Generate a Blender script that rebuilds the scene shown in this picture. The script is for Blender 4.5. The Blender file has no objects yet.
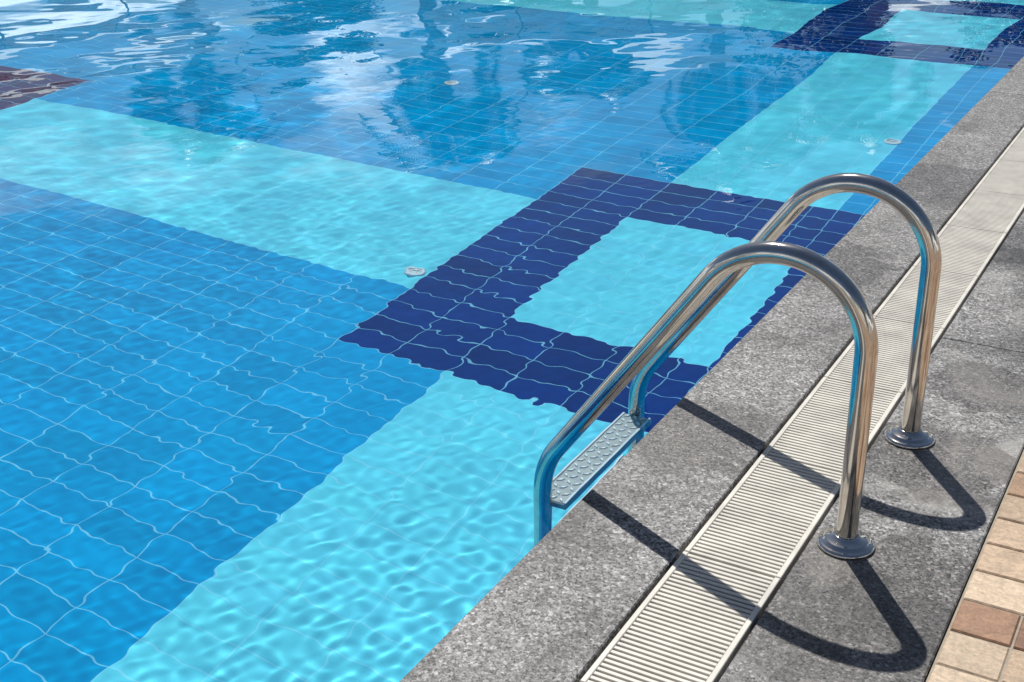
import bpy, bmesh, numpy as np, math, random
from mathutils import Vector, Matrix
random.seed(3); rng=np.random.default_rng(5)
C=bpy.context.scene.collection
# ------------------------------------------------------------------ layout
H=1.54; WL=-.06; DEPTH=1.619; FLOOR=WL-DEPTH
PX0,PX1,PY0,PY1=-13.0,0.0,-4.0,17.0
G1,G2,T=.291,.519,.859
YA,YB,YC,YD=4.065,4.625,5.884,6.443
XA,XB,XR=-2.12,-1.56,-.58
TX,TY=.28,.1399; PER=5.60
# ------------------------------------------------------------------ helpers
def mesh_obj(name,verts,faces,mat=None,smooth=False,parent=None,link=True):
    me=bpy.data.meshes.new(name); me.from_pydata([tuple(v) for v in verts],[],[tuple(f) for f in faces]); me.update()
    o=bpy.data.objects.new(name,me)
    if link: C.objects.link(o)
    if mat: me.materials.append(mat)
    if smooth: me.polygons.foreach_set('use_smooth',[True]*len(me.polygons))
    if parent: o.parent=parent
    return o
class MB:
    def __init__(s): s.v=[];s.f=[];s.m=[]
    def box(s,a,b,mi=0,bev=0):
        x0,y0,z0=a;x1,y1,z1=b;n=len(s.v)
        if bev<=0:
            s.v+=[(x0,y0,z0),(x1,y0,z0),(x1,y1,z0),(x0,y1,z0),(x0,y0,z1),(x1,y0,z1),(x1,y1,z1),(x0,y1,z1)]
            s.f+=[(n,n+3,n+2,n+1),(n+4,n+5,n+6,n+7),(n,n+1,n+5,n+4),(n+1,n+2,n+6,n+5),(n+2,n+3,n+7,n+6),(n+3,n,n+4,n+7)];s.m+=[mi]*6
        else:
            c=bev
            for (q,z) in ((0,z0),(0,z1-c),(c,z1)):
                s.v+=[(x0+q,y0+q,z),(x1-q,y0+q,z),(x1-q,y1-q,z),(x0+q,y1-q,z)]
            s.f.append((n,n+3,n+2,n+1));s.m.append(mi)
            for l in (0,4):
                for i in range(4):
                    j=(i+1)%4;s.f.append((n+l+i,n+l+j,n+l+4+j,n+l+4+i));s.m.append(mi)
            s.f.append((n+8,n+9,n+10,n+11));s.m.append(mi)
    def add(s,vs,fs,mi=0):
        n=len(s.v);s.v+=[tuple(v) for v in vs];s.f+=[tuple(i+n for i in f) for f in fs];s.m+=[mi]*len(fs)
    def cyl(s,p0,p1,r0,r1,n=12,mi=0,cap=True):
        p0=Vector(p0);p1=Vector(p1);d=(p1-p0).normalized();u=d.orthogonal().normalized();w=d.cross(u)
        vs=[]
        for p,r in((p0,r0),(p1,r1)):
            for i in range(n):
                t=2*math.pi*i/n;vs.append(p+u*(r*math.cos(t))+w*(r*math.sin(t)))
        fs=[(i,(i+1)%n,n+(i+1)%n,n+i) for i in range(n)]
        if cap: fs+=[tuple(range(n))[::-1],tuple(range(n,2*n))]
        s.add(vs,fs,mi)
    def rev(s,prof,c,n=48,mi=0):
        vs=[];fs=[]
        for r,z in prof:
            for i in range(n):
                t=2*math.pi*i/n;vs.append((c[0]+r*math.cos(t),c[1]+r*math.sin(t),c[2]+z))
        for k in range(len(prof)-1):
            for i in range(n):
                j=(i+1)%n;fs.append((k*n+i,k*n+j,(k+1)*n+j,(k+1)*n+i))
        s.add(vs,fs,mi)
    def obj(s,name,mats,smooth=False,parent=None,link=True):
        o=mesh_obj(name,s.v,s.f,None,smooth,parent,link)
        for m in mats:o.data.materials.append(m)
        o.data.polygons.foreach_set('material_index',s.m)
        return o
class NT:
    def __init__(s,name):
        s.mat=bpy.data.materials.new(name);s.mat.use_nodes=True;s.nt=s.mat.node_tree;s.n=s.nt.nodes
        s.b=s.n['Principled BSDF'];s.out=s.n['Material Output']
    def new(s,t,**k):
        n=s.n.new(t)
        for a,v in k.items(): setattr(n,a,v)
        return n
    def lk(s,a,b): s.nt.links.new(a,b)
    def put(s,sock,v):
        if isinstance(v,bpy.types.NodeSocket): s.lk(v,sock)
        else: sock.default_value=v
    def m(s,op,a,b=0.0,c=None,clamp=False):
        n=s.new('ShaderNodeMath',operation=op,use_clamp=clamp);s.put(n.inputs[0],a);s.put(n.inputs[1],b)
        if c is not None:s.put(n.inputs[2],c)
        return n.outputs[0]
    def mix(s,f,a,b,blend='MIX'):
        n=s.new('ShaderNodeMix',data_type='RGBA',blend_type=blend);s.put(n.inputs[0],f);s.put(n.inputs[6],a);s.put(n.inputs[7],b);return n.outputs[2]
    def noise(s,vec,sc,det=3,rough=.5,dist=0):
        n=s.new('ShaderNodeTexNoise');s.lk(vec,n.inputs['Vector']);n.inputs['Scale'].default_value=sc;n.inputs['Detail'].default_value=det
        n.inputs['Roughness'].default_value=rough;n.inputs['Distortion'].default_value=dist;return n.outputs['Fac']
    def ramp(s,f,pts,interp='LINEAR'):
        n=s.new('ShaderNodeValToRGB');s.lk(f,n.inputs[0]);cr=n.color_ramp;cr.interpolation=interp
        while len(cr.elements)<len(pts):cr.elements.new(.5)
        for e,(p,c) in zip(cr.elements,pts):
            e.position=p;e.color=c if len(c)==4 else (*c,1)
        return n.outputs[0]
    def obj(s): return s.new('ShaderNodeTexCoord').outputs['Object']
    def bump(s,h,st,dist=.002):
        n=s.new('ShaderNodeBump');n.inputs['Strength'].default_value=st;n.inputs['Distance'].default_value=dist;s.lk(h,n.inputs['Height']);s.lk(n.outputs[0],s.b.inputs['Normal'])
    def set(s,**k):
        for a,v in k.items(): s.put(s.b.inputs[a.replace('_',' ')],v)
def g(x): return (x,x,x,1)
# ------------------------------------------------------------------ materials
t=NT('glazed_pool_tile');at=t.new('ShaderNodeAttribute',attribute_name='tilecol');t.lk(at.outputs['Color'],t.b.inputs['Base Color'])
t.set(Roughness=.6);t.b.inputs['Specular IOR Level'].default_value=0;M_floor=t.mat
def granite_mat(name,base=.25,stain=.5,off=0.0,wet=()):
    t=NT(name);co0=t.obj()
    mp=t.new('ShaderNodeMapping');t.lk(co0,mp.inputs[0]);mp.inputs['Location'].default_value=(off,off*2,0);co=mp.outputs[0]
    v=t.new('ShaderNodeTexVoronoi');v.inputs['Scale'].default_value=165;t.lk(co,v.inputs['Vector'])
    bw=t.new('ShaderNodeSeparateColor');t.lk(v.outputs['Color'],bw.inputs[0])
    v2=t.new('ShaderNodeTexVoronoi');v2.inputs['Scale'].default_value=290;t.lk(co,v2.inputs['Vector'])
    bw2=t.new('ShaderNodeSeparateColor');t.lk(v2.outputs['Color'],bw2.inputs[0])
    b=base
    c1=t.ramp(bw.outputs[0],[(0,(b*.02,)*3),(.30,(b*.12,)*3),(.42,(b*.85,b*.82,b*.80)),(.78,(b*1.4,b*1.35,b*1.32)),(.9,(b*2.1,)*3),(1,(b*3.6,b*3.5,b*3.4))])
    c2=t.ramp(bw2.outputs[1],[(0,(b*.04,)*3),(.4,(b*.9,)*3),(1,(b*2.6,b*2.55,b*2.5))])
    col=t.mix(.38,c1,c2)
    n1=t.noise(co,2.6,6,.68,.6);n2=t.noise(co,13,4,.7)
    f=t.ramp(n1,[(.36,g(.48)),(.46,g(.86)),(.58,g(1.06)),(.72,g(1.38))])
    col=t.mix(1.0,col,f,'MULTIPLY')
    f2=t.ramp(n2,[(.3,g(.72)),(.7,g(1.22))]);col=t.mix(1.0,col,f2,'MULTIPLY')
    st=t.ramp(t.noise(co,1.7,6,.74,.9),[(.5,g(0)),(.64,g(1))])
    col=t.mix(t.m('MULTIPLY',st,stain),col,(.38,.365,.34,1))
    at=t.new('ShaderNodeAttribute',attribute_name='tone');col=t.mix(1.0,col,at.outputs['Color'],'MULTIPLY')
    rough=t.m('ADD',t.m('MULTIPLY',bw2.outputs[0],.25),.5)
    if wet:
        tot=None
        nn=t.noise(co0,5.5,5,.65,.5)
        for (wx,wy,wr) in wet:
            vm=t.new('ShaderNodeVectorMath',operation='DISTANCE');t.lk(co0,vm.inputs[0]);vm.inputs[1].default_value=(wx,wy,0)
            q=t.m('SUBTRACT',t.m('MULTIPLY',nn,1.6),t.m('DIVIDE',vm.outputs['Value'],wr))
            tot=q if tot is None else t.m('MAXIMUM',tot,q)
        w=t.m('MULTIPLY',t.m('ADD',tot,.06),9.0,clamp=True)
        col=t.mix(t.m('MULTIPLY',w,.62),col,t.mix(1.0,col,(.42,.38,.35,1),'MULTIPLY'))
        rough=t.m('SUBTRACT',rough,t.m('MULTIPLY',w,.2))
    t.set(Base_Color=col,Roughness=rough)
    t.bump(bw.outputs[1],.5,.0018)
    return t.mat
def simple(name,col,rough=.6,metal=0,ns=20,amt=.15,bump=0,spec=.5):
    t=NT(name);co=t.obj();n=t.noise(co,ns,3,.6)
    f=t.ramp(n,[(.3,g(1-amt)),(.7,g(1+amt))]);c=t.mix(1.0,(*col,1),f,'MULTIPLY')
    t.set(Base_Color=c,Roughness=rough,Metallic=metal);t.b.inputs['Specular IOR Level'].default_value=spec
    if bump:t.bump(n,bump,.003)
    return t.mat
def steel_mat():
    t=NT('brushed_stainless_steel');co=t.obj()
    n=t.noise(co,14,5,.7);n2=t.noise(co,160,3,.6)
    r=t.m('ADD',t.m('MULTIPLY',n,.10),.06)
    c=t.ramp(n,[(.3,(.50,.465,.43)),(.7,(.66,.63,.595))])
    t.set(Base_Color=c,Roughness=r,Metallic=1.0);t.bump(n2,.06,.0005)
    return t.mat
M_gran=granite_mat('granite_coping',.170,.15,wet=((.12,2.7,.26),(.2,5.2,.4),(.05,4.1,.25),(.22,1.35,.25)))
M_gran2=granite_mat('granite_pavement',.172,.6,3.3,wet=((.74,2.15,.42),(.66,2.85,.25),(.75,1.6,.3),(.7,3.35,.2),(.6,4.6,.3)))
M_steel=steel_mat()
M_grate=simple('cream_plastic_grate',(.60,.57,.505),.5,ns=9,amt=.16)
M_trough=simple('trough_concrete',(.06,.058,.05),.8)
M_grout=simple('paving_grout',(.34,.30,.24),.9,ns=60)
M_deck=simple('deck_concrete',(.36,.28,.21),.8,ns=3,amt=.2)
M_white=simple('white_plastic',(.75,.75,.73),.4,amt=.04)
M_tread=simple('tread_steel_plate',(.42,.40,.385),.35,amt=.1)
M_lug=simple('tread_lug',(.88,.85,.83),.3,amt=.05)
t=NT('pool_water');t.n.remove(t.b)
gl=t.new('ShaderNodeBsdfGlass');gl.inputs['IOR'].default_value=1.333;gl.inputs['Roughness'].default_value=0;gl.inputs['Color'].default_value=(.88,.985,1,1)
t.lk(gl.outputs[0],t.out.inputs['Surface']);M_water=t.mat
# ------------------------------------------------------------------ pool basin (tiles as real cells with grout)
MID=np.array((.0,.35,.65));LIGHT=np.array((.16,.72,.83));DARK=np.array((.0,.034,.19));PURP=np.array((.075,.014,.09))
GRT=np.array((.38,.80,.92))
def inb(x,y,b): return b[0]<x<b[1] and b[2]<y<b[3]
lights=[(XB,XR,-99,99),(-6.1,XA,YB,YC),(XA-4,XA,YB+PER,YC+PER),(-12.5,-8.5,YB,YC)]
darks=[];purps=[(-8.5,-6.1,YA,YD)];inn=[(-7.94,-6.66,YB,YC)]
for k in (-1,0,1):
    darks.append((XA,.5,YA+k*PER,YD+k*PER))
    inn+=[(XB,XR,YB+k*PER,YC+k*PER)]
def fcol(x,y):
    for b in inn:
        if inb(x,y,b): return LIGHT,.05
    for b in purps:
        if inb(x,y,b): return PURP,.2
    for b in darks:
        if inb(x,y,b): return DARK,.2
    for b in lights:
        if inb(x,y,b): return LIGHT,.05
    return MID,.10
pv=[];pf=[];pc=[]
r_=random.Random(9);GW=.0048
def cell(P,a0,a1,b0,b1,col,var):
    q=1+r_.uniform(-var,var);c=np.clip(col*q*np.array((1,r_.uniform(.98,1.02),1)),0,.9);gc=c*.42+GRT*.58
    n=len(pv);h=GW/2
    for (a,b) in ((a0,b0),(a1,b0),(a1,b1),(a0,b1),(a0+h,b0+h),(a1-h,b0+h),(a1-h,b1-h),(a0+h,b1-h)): pv.append(P(a,b))
    for fc,cc in (((4,5,6,7),c),((0,1,5,4),gc),((1,2,6,5),gc),((2,3,7,6),gc),((3,0,4,7),gc)):
        pf.append(tuple(i+n for i in fc));pc.append(cc)
def cuts(lo,hi,anchor,step,extra=()):
    k0=math.ceil((lo-anchor)/step);L=[lo]
    v=anchor+k0*step
    while v<hi-1e-6:
        L.append(v);v+=step
    L.append(hi)
    for e in extra:
        if lo<e<hi: L=[u for u in L if abs(u-e)>.02]+[e]
    L=sorted(L);return [u for i,u in enumerate(L) if i==0 or u-L[i-1]>.012 or u==hi]
X1=PX1+.012;ZT=-.046
cxs=cuts(PX0,X1,XA,TX,(XR,-6.1,-6.66,-7.94,-8.5));cys=cuts(PY0,PY1,YA,TY,(YA+PER,YB+PER,YC+PER,YD+PER))
for i in range(len(cxs)-1):
    for j in range(len(cys)-1):
        col,v=fcol((cxs[i]+cxs[i+1])/2,(cys[j]+cys[j+1])/2);cell(lambda a,b:(a,b,FLOOR),cxs[i],cxs[i+1],cys[j],cys[j+1],col,v)
czs=cuts(FLOOR,ZT,FLOOR,TY)
for j in range(len(czs)-1):
    for i in range(len(cys)-1):
        if i%2==0:
            e=cys[min(i+2,len(cys)-1)]
            cell(lambda a,b:(X1,a,b),cys[i],e,czs[j],czs[j+1],MID,.1);cell(lambda a,b:(PX0,a,b),cys[i],e,czs[j],czs[j+1],MID,.1)
    for i in range(len(cxs)-1):
        cell(lambda a,b:(a,PY1,b),cxs[i],cxs[i+1],czs[j],czs[j+1],MID,.1);cell(lambda a,b:(a,PY0,b),cxs[i],cxs[i+1],czs[j],czs[j+1],MID,.1)
pool=mesh_obj('swimming_pool',pv,pf,M_floor)
ca=pool.data.color_attributes.new('tilecol','FLOAT_COLOR','CORNER')
arr=np.ones((len(pf)*4,4),np.float32);arr[:,:3]=np.repeat(np.array(pc,np.float32),4,axis=0);ca.data.foreach_set('color',arr.ravel())
pool.cycles.is_caustics_receiver=True
# ------------------------------------------------------------------ water surface
def axis(lo,hi,c0,c1,d0,growth,dmax):
    a=list(np.arange(c0,c1,d0));d=d0;v=a[-1]
    while v<hi: d=min(d*growth,dmax);v+=d;a.append(v)
    d=d0;v=a[0];L=[]
    while v>lo: d=min(d*growth,dmax);v-=d;L.append(v)
    a=np.array(L[::-1]+a);a=a[(a>lo)&(a<hi)];return np.concatenate([[lo],a,[hi]])
xs=axis(PX0,PX1+.011,-3.2,0.0,.0115,1.006,.04);ys=axis(PY0,PY1,1.2,5.2,.0115,1.006,.04)
X,Y=np.meshgrid(xs,ys);Z=np.zeros_like(X)
dist=np.sqrt((X-1.1)**2+Y**2)
def lown(sc,seed):
    r=np.random.default_rng(seed);o=np.zeros_like(X)
    for i in range(7):
        a=r.uniform(0,6.28);k=sc*r.uniform(.5,1.4);o+=np.sin(k*(X*np.cos(a)+Y*np.sin(a))+r.uniform(0,6.28))
    return o/7
patch=np.clip(.85+1.6*lown(1.5,1),.35,1.5)
patch2=np.clip(.9+1.8*lown(.9,4),.3,1.8)
far=np.clip((dist-6.3)/3.5,0,1)
comps=[]
for lam,n,sl in [(1.3,7,.0020),(.6,9,.0016),(.28,12,.0009),(.16,18,.0011),(.095,22,.0021),(.062,24,.0032)]:
    for i in range(n):
        a=rng.normal(.9,.9) if lam>.2 else rng.uniform(0,6.28)
        comps.append((lam*rng.uniform(.8,1.3),a,rng.uniform(0,6.28),sl*math.sqrt(7/n)))
for lam,a,ph,sl in comps:
    k=2*math.pi/lam
    if lam<.13: att=patch/(1+np.clip((dist-5.0)/3.0,0,None)*(.4/lam)*.45)
    elif lam<.4: att=patch*(1-far)+far*patch2*(2.8 if lam>.2 else 1.9)
    else: att=1+far*(2.6*patch2)
    Z+=att*sl/k*np.sin(k*(X*math.cos(a)+Y*math.sin(a))+ph)
Z+=WL
ny,nx=X.shape
V=np.stack([X,Y,Z],-1).reshape(-1,3).astype(np.float32)
idx=np.arange(nx*ny).reshape(ny,nx)
F=np.stack([idx[:-1,:-1],idx[:-1,1:],idx[1:,1:],idx[1:,:-1]],-1).reshape(-1,4).astype(np.int32)
me=bpy.data.meshes.new('water');me.vertices.add(len(V));me.vertices.foreach_set('co',V.ravel())
me.loops.add(F.size);me.loops.foreach_set('vertex_index',F.ravel());me.polygons.add(len(F))
me.polygons.foreach_set('loop_start',np.arange(0,F.size,4,dtype=np.int32));me.polygons.foreach_set('use_smooth',np.ones(len(F),bool))
me.update(calc_edges=True);me.validate();me.materials.append(M_water)
water=bpy.data.objects.new('water',me);C.objects.link(water);water.cycles.is_caustics_caster=True
# ------------------------------------------------------------------ coping + pavement slabs
def tone(o,vals):
    ca=o.data.color_attributes.new('tone','FLOAT_COLOR','POINT')
    arr=np.ones((len(o.data.vertices),4),np.float32);arr[:,:3]=np.repeat(np.array(vals,np.float32),12)[:len(arr),None];ca.data.foreach_set('color',arr.ravel())
def slabs(name,x0,x1,y0,y1,L,mat,th,start,gap=.0025,along='y',var=.1):
    b=MB();vals=[];s=start
    while s<(y1 if along=='y' else x1):
        e=s+L
        lo=max(s,(y0 if along=='y' else x0));hi=min(e,(y1 if along=='y' else x1))
        if hi-lo>.03:
            if along=='y': b.box((x0,lo+gap/2,-th),(x1,hi-gap/2,0),0,.003)
            else: b.box((lo+gap/2,y0,-th),(hi-gap/2,y1,0),0,.003)
            vals.append(1+random.uniform(-var,var))
        s=e
    o=b.obj(name,[mat]);tone(o,vals);return o
slabs('pool_coping',0,G1-.004,PY0-.0,PY1,6.4,M_gran,.05,.6-6.4,var=.03)
slabs('pool_coping',PX0-.3,PX0,PY0,PY1,1.3,M_gran,.05,PY0)
slabs('pool_coping',PX0-.3,.287,PY1+.002,PY1+.3,1.3,M_gran,.05,PX0-.3,along='x')
slabs('pool_coping',PX0-.3,.287,PY0-.3,PY0-.002,1.3,M_gran,.05,PX0-.3,along='x')
slabs('granite_pavement',G2+.004,T-.003,PY0-.3,PY1+.3,1.86,M_gran2,.05,3.622-1.86*5,var=.12)
b=MB();b.box((G1-.003,PY0-.3,-.2),(G2+.003,PY1+.3,-.15),0);b.box((G1-.003,PY0-.3,-.15),(G1+.003,PY1+.3,-.03),0);b.box((G2-.003,PY0-.3,-.15),(G2+.003,PY1+.3,-.03),0)
b.obj('overflow_channel',[M_trough])
# grate
b=MB();y=PY0-.3;mod=.5;pitch=.0145
while y<PY1+.3:
    e=y+mod-.003
    b.box((G1+.0045,y,-.028),(G1+.0165,e,-.001),0,.0015);b.box((G2-.0165,y,-.028),(G2-.0045,e,-.001),0,.0015)
    n=int((e-y)/pitch);p=(e-y)/n
    for i in range(n):
        yy=y+i*p+.0025
        b.box((G1+.0165,yy,-.024),(G2-.0165,yy+p-.0052,-.0025),0,.0011)
    for xx in (.33,.67):
        xm=G1+(G2-G1)*xx;b.box((xm-.004,y,-.03),(xm+.004,e,-.0245),0)
    y+=mod
b.obj('drain_grate',[M_grate])
# ------------------------------------------------------------------ mosaic paving
b=MB();cols=[];y=PY0-.3
pal=[(.48,.345,.235),(.54,.415,.29),(.38,.235,.14),(.57,.46,.345),(.25,.13,.075),(.48,.35,.235),(.30,.165,.095),(.53,.40,.28)]
ry=.118;r=0
while y<9.5:
    x=T+.002;k=0
    while x<3.4:
        w=random.choice([.118,.118,.236])
        b.box((x+.0025,y+.0025,-.03),(x+w-.0025,y+ry-.0025,-.0005+random.uniform(-.0012,.0004)),0,.003)
        c=random.choice(pal);q=random.uniform(.85,1.12);cols+=[(c[0]*q,c[1]*q,c[2]*q,1)]*12
        x+=w;k+=1
    y+=ry;r+=1
t=NT('mosaic_stone_tile');co=t.obj();at=t.new('ShaderNodeAttribute',attribute_name='tilecol')
mp=t.new('ShaderNodeMapping');t.lk(co,mp.inputs[0]);mp.inputs['Scale'].default_value=(1,1.7,1)
n1=t.noise(mp.outputs[0],22,5,.7,1.2);n2=t.noise(co,120,3,.7)
c=t.mix(1.0,at.outputs['Color'],t.ramp(n1,[(.3,g(.68)),(.7,g(1.25))]),'MULTIPLY');c=t.mix(1.0,c,t.ramp(n2,[(.3,g(.78)),(.7,g(1.15))]),'MULTIPLY')
t.set(Base_Color=c,Roughness=.6);t.bump(n2,.5,.002)
o=b.obj('mosaic_pavement',[t.mat]);ca=o.data.color_attributes.new('tilecol','FLOAT_COLOR','POINT');ca.data.foreach_set('color',np.array(cols,np.float32).ravel())
b=MB();b.box((T,PY0-.3,-.03),(3.4,9.5,-.005));b.obj('paving_grout_bed',[M_grout])
hx0,hx1,hy0,hy1=PX0-.3,T-.001,PY0-.3,PY1+.3;B=400
vs=[(-B,-B,0),(B,-B,0),(B,B,0),(-B,B,0),(hx0,hy0,0),(hx1,hy0,0),(hx1,hy1,0),(hx0,hy1,0)]
gd=mesh_obj('ground',[(a,c_,-.034) for a,c_,_ in vs],[(0,1,5,4),(1,2,6,5),(2,3,7,6),(3,0,4,7)],M_deck)
# ------------------------------------------------------------------ ladder
def fillet(pts,rads,seg=18):
    out=[Vector(pts[0])]
    for i in range(1,len(pts)-1):
        p=Vector(pts[i]);a=(Vector(pts[i-1])-p);c_=(Vector(pts[i+1])-p);r=rads[i-1]
        la,lc=a.length,c_.length;a.normalize();c_.normalize();ang=a.angle(c_);tl=r/math.tan(ang/2)
        tl=min(tl,la*.98,lc*.98);r=tl*math.tan(ang/2)
        p0=p+a*tl;cen=p+(a+c_).normalized()*(r/math.sin(ang/2))
        s=(p0-cen);tot=math.pi-ang;ax=a.cross(c_).normalized()
        for k in range(seg+1):
            out.append(cen+Matrix.Rotation(-tot*k/seg,3,ax)@s)
        chk=out[-1]-(p+c_*tl)
        if chk.length>1e-3:
            del out[-(seg+1):]
            for k in range(seg+1): out.append(cen+Matrix.Rotation(tot*k/seg,3,ax)@s)
    out.append(Vector(pts[-1]));return out
def sweep(b,path,r,n=28,mi=0,side=Vector((0,1,0))):
    vs=[];fs=[];L=len(path)
    for i,p in enumerate(path):
        tg=(path[min(i+1,L-1)]-path[max(i-1,0)]).normalized();nn=tg.cross(side).normalized()
        for k in range(n):
            t_=2*math.pi*k/n;vs.append(p+side*(r*math.cos(t_))+nn*(r*math.sin(t_)))
    for i in range(L-1):
        for k in range(n):
            j=(k+1)%n;fs.append((i*n+k,i*n+j,(i+1)*n+j,(i+1)*n+k))
    b.add(vs,fs,mi)
lad=bpy.data.objects.new('pool_ladder',None);C.objects.link(lad)
R=.0235;LX=.597
cx,cz,cr=LX-.19,.455,.19
dirn=Vector((.588,0,.809))
VX=-.160
for ri,yb in enumerate((2.387,2.943)):
    path=[Vector((LX,yb,.0)),Vector((LX,yb,.15)),Vector((LX,yb,.3))]
    a0,a1=0,math.pi-math.atan2(.588,.809)
    for k in range(41):
        a=a0+(a1-a0)*k/40;path.append(Vector((cx+cr*math.cos(a),yb,cz+cr*math.sin(a))))
    pt=path[-1].copy()
    s=(pt.x-VX)/dirn.x;corner=pt-dirn*s
    tail=fillet([pt,corner,Vector((VX,yb,-1.45))],[.22])
    path+=[pt.lerp(tail[1],f) for f in (.25,.5,.75)]+tail[1:]
    b=MB();sweep(b,path,R);o=b.obj('handrail_%d'%(ri+1),[M_steel],True,lad);o.cycles.is_caustics_receiver=True
    b=MB();b.rev([(.0615,-.0),(.0625,.003),(.0615,.007),(.056,.010),(.050,.0115),(.048,.0155),(.044,.018),(.034,.0205),(.029,.026),(.0262,.028),(.0240,.028)],(LX,yb,.0005))
    b.obj('flange_%d'%(ri+1),[M_steel],True,lad)
    b=MB();b.cyl((VX,yb,-1.25),(.008,yb,-1.25),.018,.018,16);b.rev([(.04,0),(.04,.01)],(VX,yb,-1.46));o=b.obj('wall_bracket_%d'%(ri+1),[M_steel],True,lad)
for ti,z in enumerate((-.165,-.45,-.73,-1.01)):
    b=MB();x0,x1=-.193,-.105;ya,yc=2.387+R*.8,2.943-R*.8
    b.box((x0,ya,z-.03),(x1,yc,z),0,.005)
    b.box((x0+.001,ya+.002,z+.0002),(x0+.007,yc-.002,z+.006),1,.001);b.box((x1-.007,ya+.002,z+.0002),(x1-.001,yc-.002,z+.006),1,.001)
    nx_,ny_=3,18
    for i in range(nx_):
        for j in range(ny_):
            cxx=x0+.009+(i+.5)*(x1-x0-.018)/nx_;cyy=ya+(j+.5)*(yc-ya)/ny_;sg=1 if (i+j)%2 else -1
            L_,W_=.0135,.0052;a=sg*.785;ca_,sa_=math.cos(a),math.sin(a)
            pts=[(L_,0),(0,W_),(-L_,0),(0,-W_)]
            base=[(cxx+p*ca_-q*sa_,cyy+p*sa_+q*ca_,z+.0003) for p,q in pts]
            top=[(cxx+.7*(p*ca_-q*sa_),cyy+.7*(p*sa_+q*ca_),z+.005) for p,q in pts]
            b.add(base+top,[(0,1,5,4),(1,2,6,5),(2,3,7,6),(3,0,4,7),(4,5,6,7)],1)
    o=b.obj('tread_%d'%(ti+1),[M_tread,M_lug],False,lad);o.cycles.is_caustics_receiver=True
# ------------------------------------------------------------------ inlets on the floor
def inlet(x,y):
    b=MB();b.rev([(.055,0),(.055,.006),(.048,.012),(.03,.014),(.03,.009),(.014,.009),(.014,.014),(.0,.014)],(0,0,0),32)
    for k in range(6):
        a=k*math.pi/3;b.cyl((.012*math.cos(a),.012*math.sin(a),.011),(.032*math.cos(a),.032*math.sin(a),.011),.003,.003,6)
    o=b.obj('pool_inlet',[M_white],True);o.location=(x,y,FLOOR+.001);o.cycles.is_caustics_receiver=True
for x,y in ((-2.19,4.78),(-3.78,7.63),(-.62,7.67),(-5.2,2.4),(-3.8,11.2)): inlet(x,y)
# ------------------------------------------------------------------ surroundings (seen in reflections)
M_bark=simple('palm_bark',(.20,.15,.10),.9,ns=8,amt=.35)
M_frond=simple('palm_frond',(.045,.085,.025),.5,ns=3,amt=.3)
M_leaf=simple('tree_leaves',(.04,.075,.022),.6,ns=1.5,amt=.45)
M_canvas=simple('white_canvas',(.78,.77,.73),.7,ns=2,amt=.05)
M_wood=simple('wood_pole',(.25,.15,.08),.6)
M_wallw=simple('white_render',(.78,.77,.74),.8,ns=1,amt=.06)
M_glass=simple('window_glass',(.03,.05,.06),.08,spec=.8)
M_roof=simple('terracotta_roof',(.35,.14,.07),.8,ns=6,amt=.25)
def palm(x,y,h,seed):
    r=random.Random(seed);b=MB();lx,ly=r.uniform(-.5,.5),r.uniform(-.5,.5);n=14
    for i in range(n):
        t0,t1=i/n,(i+1)/n
        f=lambda t_:Vector((lx*t_*t_,ly*t_*t_,h*t_))
        rr=.19-.07*t0
        b.cyl(f(t0),f(t1),rr*1.05,rr*.92,10,0,False)
    top=Vector((lx,ly,h))
    for i in range(26):
        az=i*2.399+r.uniform(-.2,.2);el=r.uniform(-.5,1.2);L=r.uniform(1.7,2.3)
        d=Vector((math.cos(az),math.sin(az),0));pos=top.copy();slope=el;K=18;side=Vector((-d.y,d.x,0))
        for k in range(K):
            st=L/K;nd=(d*math.cos(slope)+Vector((0,0,1))*math.sin(slope)).normalized();q=pos+nd*st
            b.cyl(pos,q,.018*(1-k/K)+.004,.018*(1-(k+1)/K)+.004,4,1,False)
            if k>1:
                ll=.52*math.sin(math.pi*(k+1)/(K+2))+.08
                for sg in (-1,1):
                    for hh in (0,.5):
                        p=pos.lerp(q,hh);tip=p+(side*sg*.8+nd*.55+Vector((0,0,-.35))).normalized()*ll
                        w=nd*.03
                        b.add([p-w,p+w,tip],[(0,1,2)],1)
            pos=q;slope-=.13
    o=b.obj('palm_tree',[M_bark,M_frond]);o.location=(x,y,-.03)
def tree(x,y,h,rad,seed):
    r=random.Random(seed);b=MB();th=h*.38
    b.cyl((0,0,0),(.1,.05,th),.2,.13,10,0,False)
    cl=[]
    for i in range(16):
        a=r.uniform(0,6.28);rr=rad*math.sqrt(r.random())*.75;z=th+ (h-th)*r.uniform(.15,.85);p=Vector((rr*math.cos(a),rr*math.sin(a),z));cl.append((p,rad*r.uniform(.25,.42)))
        b.cyl((.1,.05,th*.85),p,.07,.02,6,0,False)
    for p,cr_ in cl:
        for k in range(420):
            v=Vector((r.gauss(0,1),r.gauss(0,1),r.gauss(0,1))).normalized()*cr_*(r.random()**.35);c0=p+v
            u=Vector((r.gauss(0,1),r.gauss(0,1),r.gauss(0,1))).normalized();w=u.orthogonal().normalized();s_=r.uniform(.06,.12)
            b.add([c0-u*s_,c0+w*s_*.5,c0+u*s_,c0-w*s_*.5],[(0,1,2,3)],1)
    o=b.obj('broadleaf_tree',[M_bark,M_leaf]);o.location=(x,y,-.03)
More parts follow.
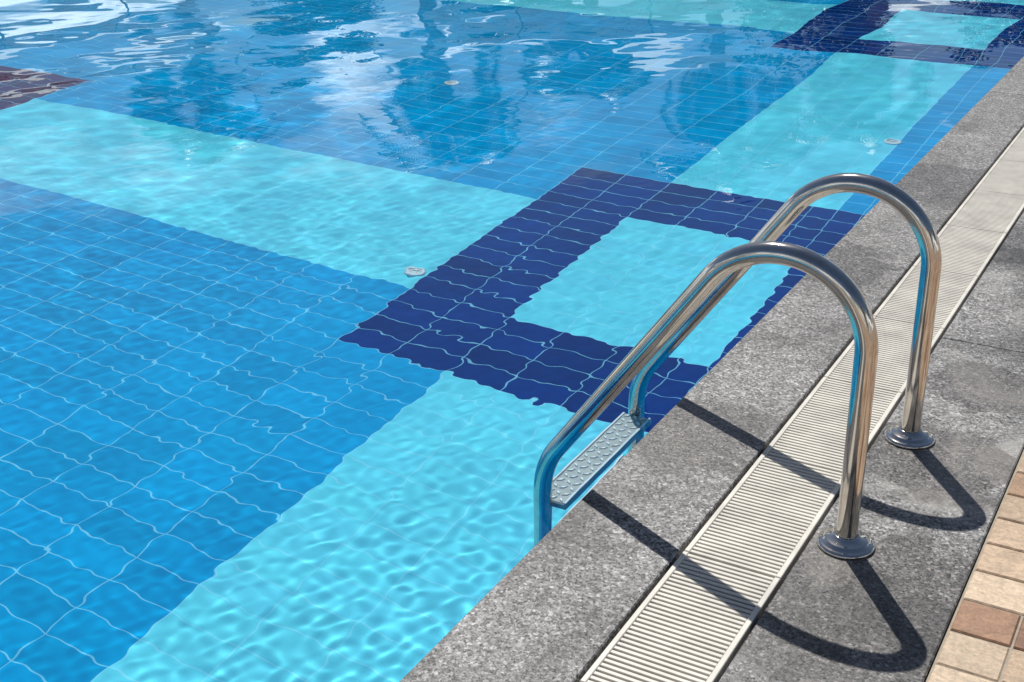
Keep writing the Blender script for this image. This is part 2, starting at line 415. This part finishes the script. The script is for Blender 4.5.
def parasol(x,y):
    b=MB();b.cyl((0,0,0),(0,0,2.75),.025,.02,10,1);b.rev([(.28,0),(.28,.06),(.06,.09)],(0,0,0),20,2)
    n=8;vs=[(0,0,2.7)];R_=1.5
    for ring,(rr,zz) in enumerate(((.75,2.47),(R_,2.2),(R_,2.05))):
        for i in range(n):
            a=2*math.pi*i/n;vs.append((rr*math.cos(a),rr*math.sin(a),zz))
    fs=[(0,1+i,1+(i+1)%n) for i in range(n)]
    for q in range(2):
        for i in range(n): fs.append((1+q*n+i,1+(q+1)*n+i,1+(q+1)*n+(i+1)%n,1+q*n+(i+1)%n))
    b.add(vs,fs,0)
    for i in range(n):
        a=2*math.pi*i/n;b.cyl((0,0,2.2),(R_*.95*math.cos(a),R_*.95*math.sin(a),2.19),.008,.008,5,1)
    o=b.obj('parasol',[M_canvas,M_wood,M_grout]);o.location=(x,y,-.03)
def lounger(x,y,rot):
    b=MB()
    for sx in (-.3,.3): b.box((sx-.02,-.95,.28),(sx+.02,.35,.33))
    for i in range(13): b.box((-.28,-.94+i*.1,.305),(.28,-.87+i*.1,.338))
    for sx in (-.28,.28):
        for yy in (-.85,.3): b.box((sx-.02,yy-.02,0),(sx+.02,yy+.02,.28))
        b.cyl((sx,.35,.32),(sx,.92,.75),.02,.02,8)
    for i in range(6):
        yy=.4+i*.09;zz=.345+i*.068;b.cyl((-.28,yy,zz),(.28,yy,zz),.03,.03,6)
    o=b.obj('sun_lounger',[M_white]);o.location=(x,y,-.03);o.rotation_euler=(0,0,rot)
def polar(az,d): a=math.radians(az);return 1.158+d*math.sin(a),d*math.cos(a)
for i,(az,d,h) in enumerate(((-34,24,4.6),(-26.5,25,3.9),(-21.5,23,4.7),(-44,27,5.0),(-14,26,4.6),(5,24,5.))):
    x,y=polar(az,d);palm(x,y,h,i)
for i,(az,d,h,r__) in enumerate(((-30,36,4.6,2.0),(-39,34,5.0,2.0),(-17,33,5.0,2.3),(-8,34,5,2.3),(20,22,6,2.5),(60,16,6,2.5),(110,14,6,2.5))):
    x,y=polar(az,d);tree(x,y,h,r__,i+50)
for az,d in ((-52,22.5),(-47,23.5),(-30,22),(-24,21.5),(-60,20.5)):
    x,y=polar(az,d);parasol(x,y)
for az,d,ro in ((-50,22,.3),(-46,22.5,.2),(-42,23.6,0),(-31.5,21.8,0),(-27.5,21.5,0),(-22,20.6,0)):
    x,y=polar(az,d);lounger(x,y,ro+math.pi)
def house(name,loc,rot,W,Dp,Hh):
    par=bpy.data.objects.new(name,None);C.objects.link(par);par.location=loc;par.rotation_euler=(0,0,rot)
    b=MB();b.box((-W/2,0,0),(W/2,Dp,Hh));b.obj('walls',[M_wallw],parent=par)
    b=MB();e=.5
    b.add([(-W/2-e,-e,Hh),(W/2+e,-e,Hh),(W/2+e,Dp+e,Hh),(-W/2-e,Dp+e,Hh),(-W/2+2,Dp/2,Hh+1.4),(W/2-2,Dp/2,Hh+1.4)],[(0,1,5,4),(1,2,5),(2,3,4,5),(3,0,4),(3,2,1,0)]);b.obj('roof',[M_roof],parent=par)
    b=MB();f=MB();n=int(W/2.4)
    for s_ in range(int(Hh/2.8)):
        for i in range(n):
            xx=-W/2+W*(i+.5)/n;z0=s_*2.8+.9 if (i+s_)%3 else s_*2.8+.1
            b.box((xx-.55,-.03,z0),(xx+.55,-.004,s_*2.8+2.3));f.box((xx-.63,-.07,z0-.08),(xx-.55,-.002,s_*2.8+2.38));f.box((xx+.55,-.07,z0-.08),(xx+.63,-.002,s_*2.8+2.38));f.box((xx-.55,-.07,s_*2.8+2.3),(xx+.55,-.002,s_*2.8+2.38));f.box((xx-.55,-.07,z0-.08),(xx+.55,-.002,z0))
    b.obj('windows',[M_glass],parent=par);f.obj('window_frames',[M_white],parent=par)
x,y=polar(-62,44);house('white_house',(x,y,-.03),math.radians(62),14,8,2.9)
x,y=polar(120,16);house('white_house',(x,y,-.03),math.radians(-120),16,8,5.6)
# ------------------------------------------------------------------ light
SD=Vector((-.45,.585,1)).normalized()
L=bpy.data.lights.new('sun','SUN');L.energy=5.0;L.angle=math.radians(.5);L.color=(1,.965,.91);L.cycles.is_caustics_light=True
so=bpy.data.objects.new('sun',L);C.objects.link(so);so.rotation_euler=(-SD).to_track_quat('-Z','Y').to_euler()
w=bpy.data.worlds.new('World');bpy.context.scene.world=w;w.use_nodes=True;nt=w.node_tree
bg=nt.nodes['Background'];sk=nt.nodes.new('ShaderNodeTexSky');sk.sky_type='NISHITA';sk.sun_disc=False
sk.sun_elevation=math.asin(SD.z);sk.sun_rotation=math.atan2(SD.x,SD.y)%(2*math.pi);sk.air_density=1.0;sk.dust_density=.6
tc=nt.nodes.new('ShaderNodeTexCoord');mp=nt.nodes.new('ShaderNodeMapping');mp.inputs['Scale'].default_value=(1,1,3.0);mp.inputs['Location'].default_value=(.35,.2,.1)
nt.links.new(tc.outputs['Generated'],mp.inputs[0])
no=nt.nodes.new('ShaderNodeTexNoise');no.inputs['Scale'].default_value=5.0;no.inputs['Detail'].default_value=5;no.inputs['Roughness'].default_value=.58;nt.links.new(mp.outputs[0],no.inputs['Vector'])
rp=nt.nodes.new('ShaderNodeValToRGB');rp.color_ramp.elements[0].position=.50;rp.color_ramp.elements[1].position=.60;nt.links.new(no.outputs['Fac'],rp.inputs[0])
sx=nt.nodes.new('ShaderNodeSeparateXYZ');nt.links.new(tc.outputs['Generated'],sx.inputs[0])
mr=nt.nodes.new('ShaderNodeMapRange');mr.inputs['From Min'].default_value=.20;mr.inputs['From Max'].default_value=.30;mr.inputs['To Min'].default_value=1;mr.inputs['To Max'].default_value=0;nt.links.new(sx.outputs[2],mr.inputs['Value'])
mm=nt.nodes.new('ShaderNodeMath');mm.operation='MULTIPLY';nt.links.new(rp.outputs[0],mm.inputs[0]);nt.links.new(mr.outputs[0],mm.inputs[1])
mx=nt.nodes.new('ShaderNodeMix');mx.data_type='RGBA';nt.links.new(mm.outputs[0],mx.inputs[0]);nt.links.new(sk.outputs[0],mx.inputs[6]);mx.inputs[7].default_value=(28,28,28.5,1)
nt.links.new(mx.outputs[2],bg.inputs[0]);bg.inputs[1].default_value=.064
# ------------------------------------------------------------------ camera
f,p,r,yw=1261.95,math.radians(23.906),math.radians(.975),math.radians(30.388)
s,c=math.sin(yw),math.cos(yw)
Rv=Vector((c,s,0));Fh=Vector((-s,c,0));Dn=Vector((0,0,-1))
fw=math.cos(p)*Fh+math.sin(p)*Dn;dv=-math.sin(p)*Fh+math.cos(p)*Dn
ra=math.cos(r)*Rv+math.sin(r)*dv;da=-math.sin(r)*Rv+math.cos(r)*dv
cam=bpy.data.cameras.new('camera');co=bpy.data.objects.new('camera',cam);C.objects.link(co)
Mx=Matrix((ra,-da,-fw)).transposed().to_4x4();Mx.translation=Vector((1.158,0,H));co.matrix_world=Mx
cam.sensor_width=36;cam.lens=36*f/1024;cam.clip_end=1500;cam.clip_start=.05
sc=bpy.context.scene;sc.camera=co
sc.view_settings.view_transform='Standard';sc.view_settings.look='None';sc.view_settings.exposure=0
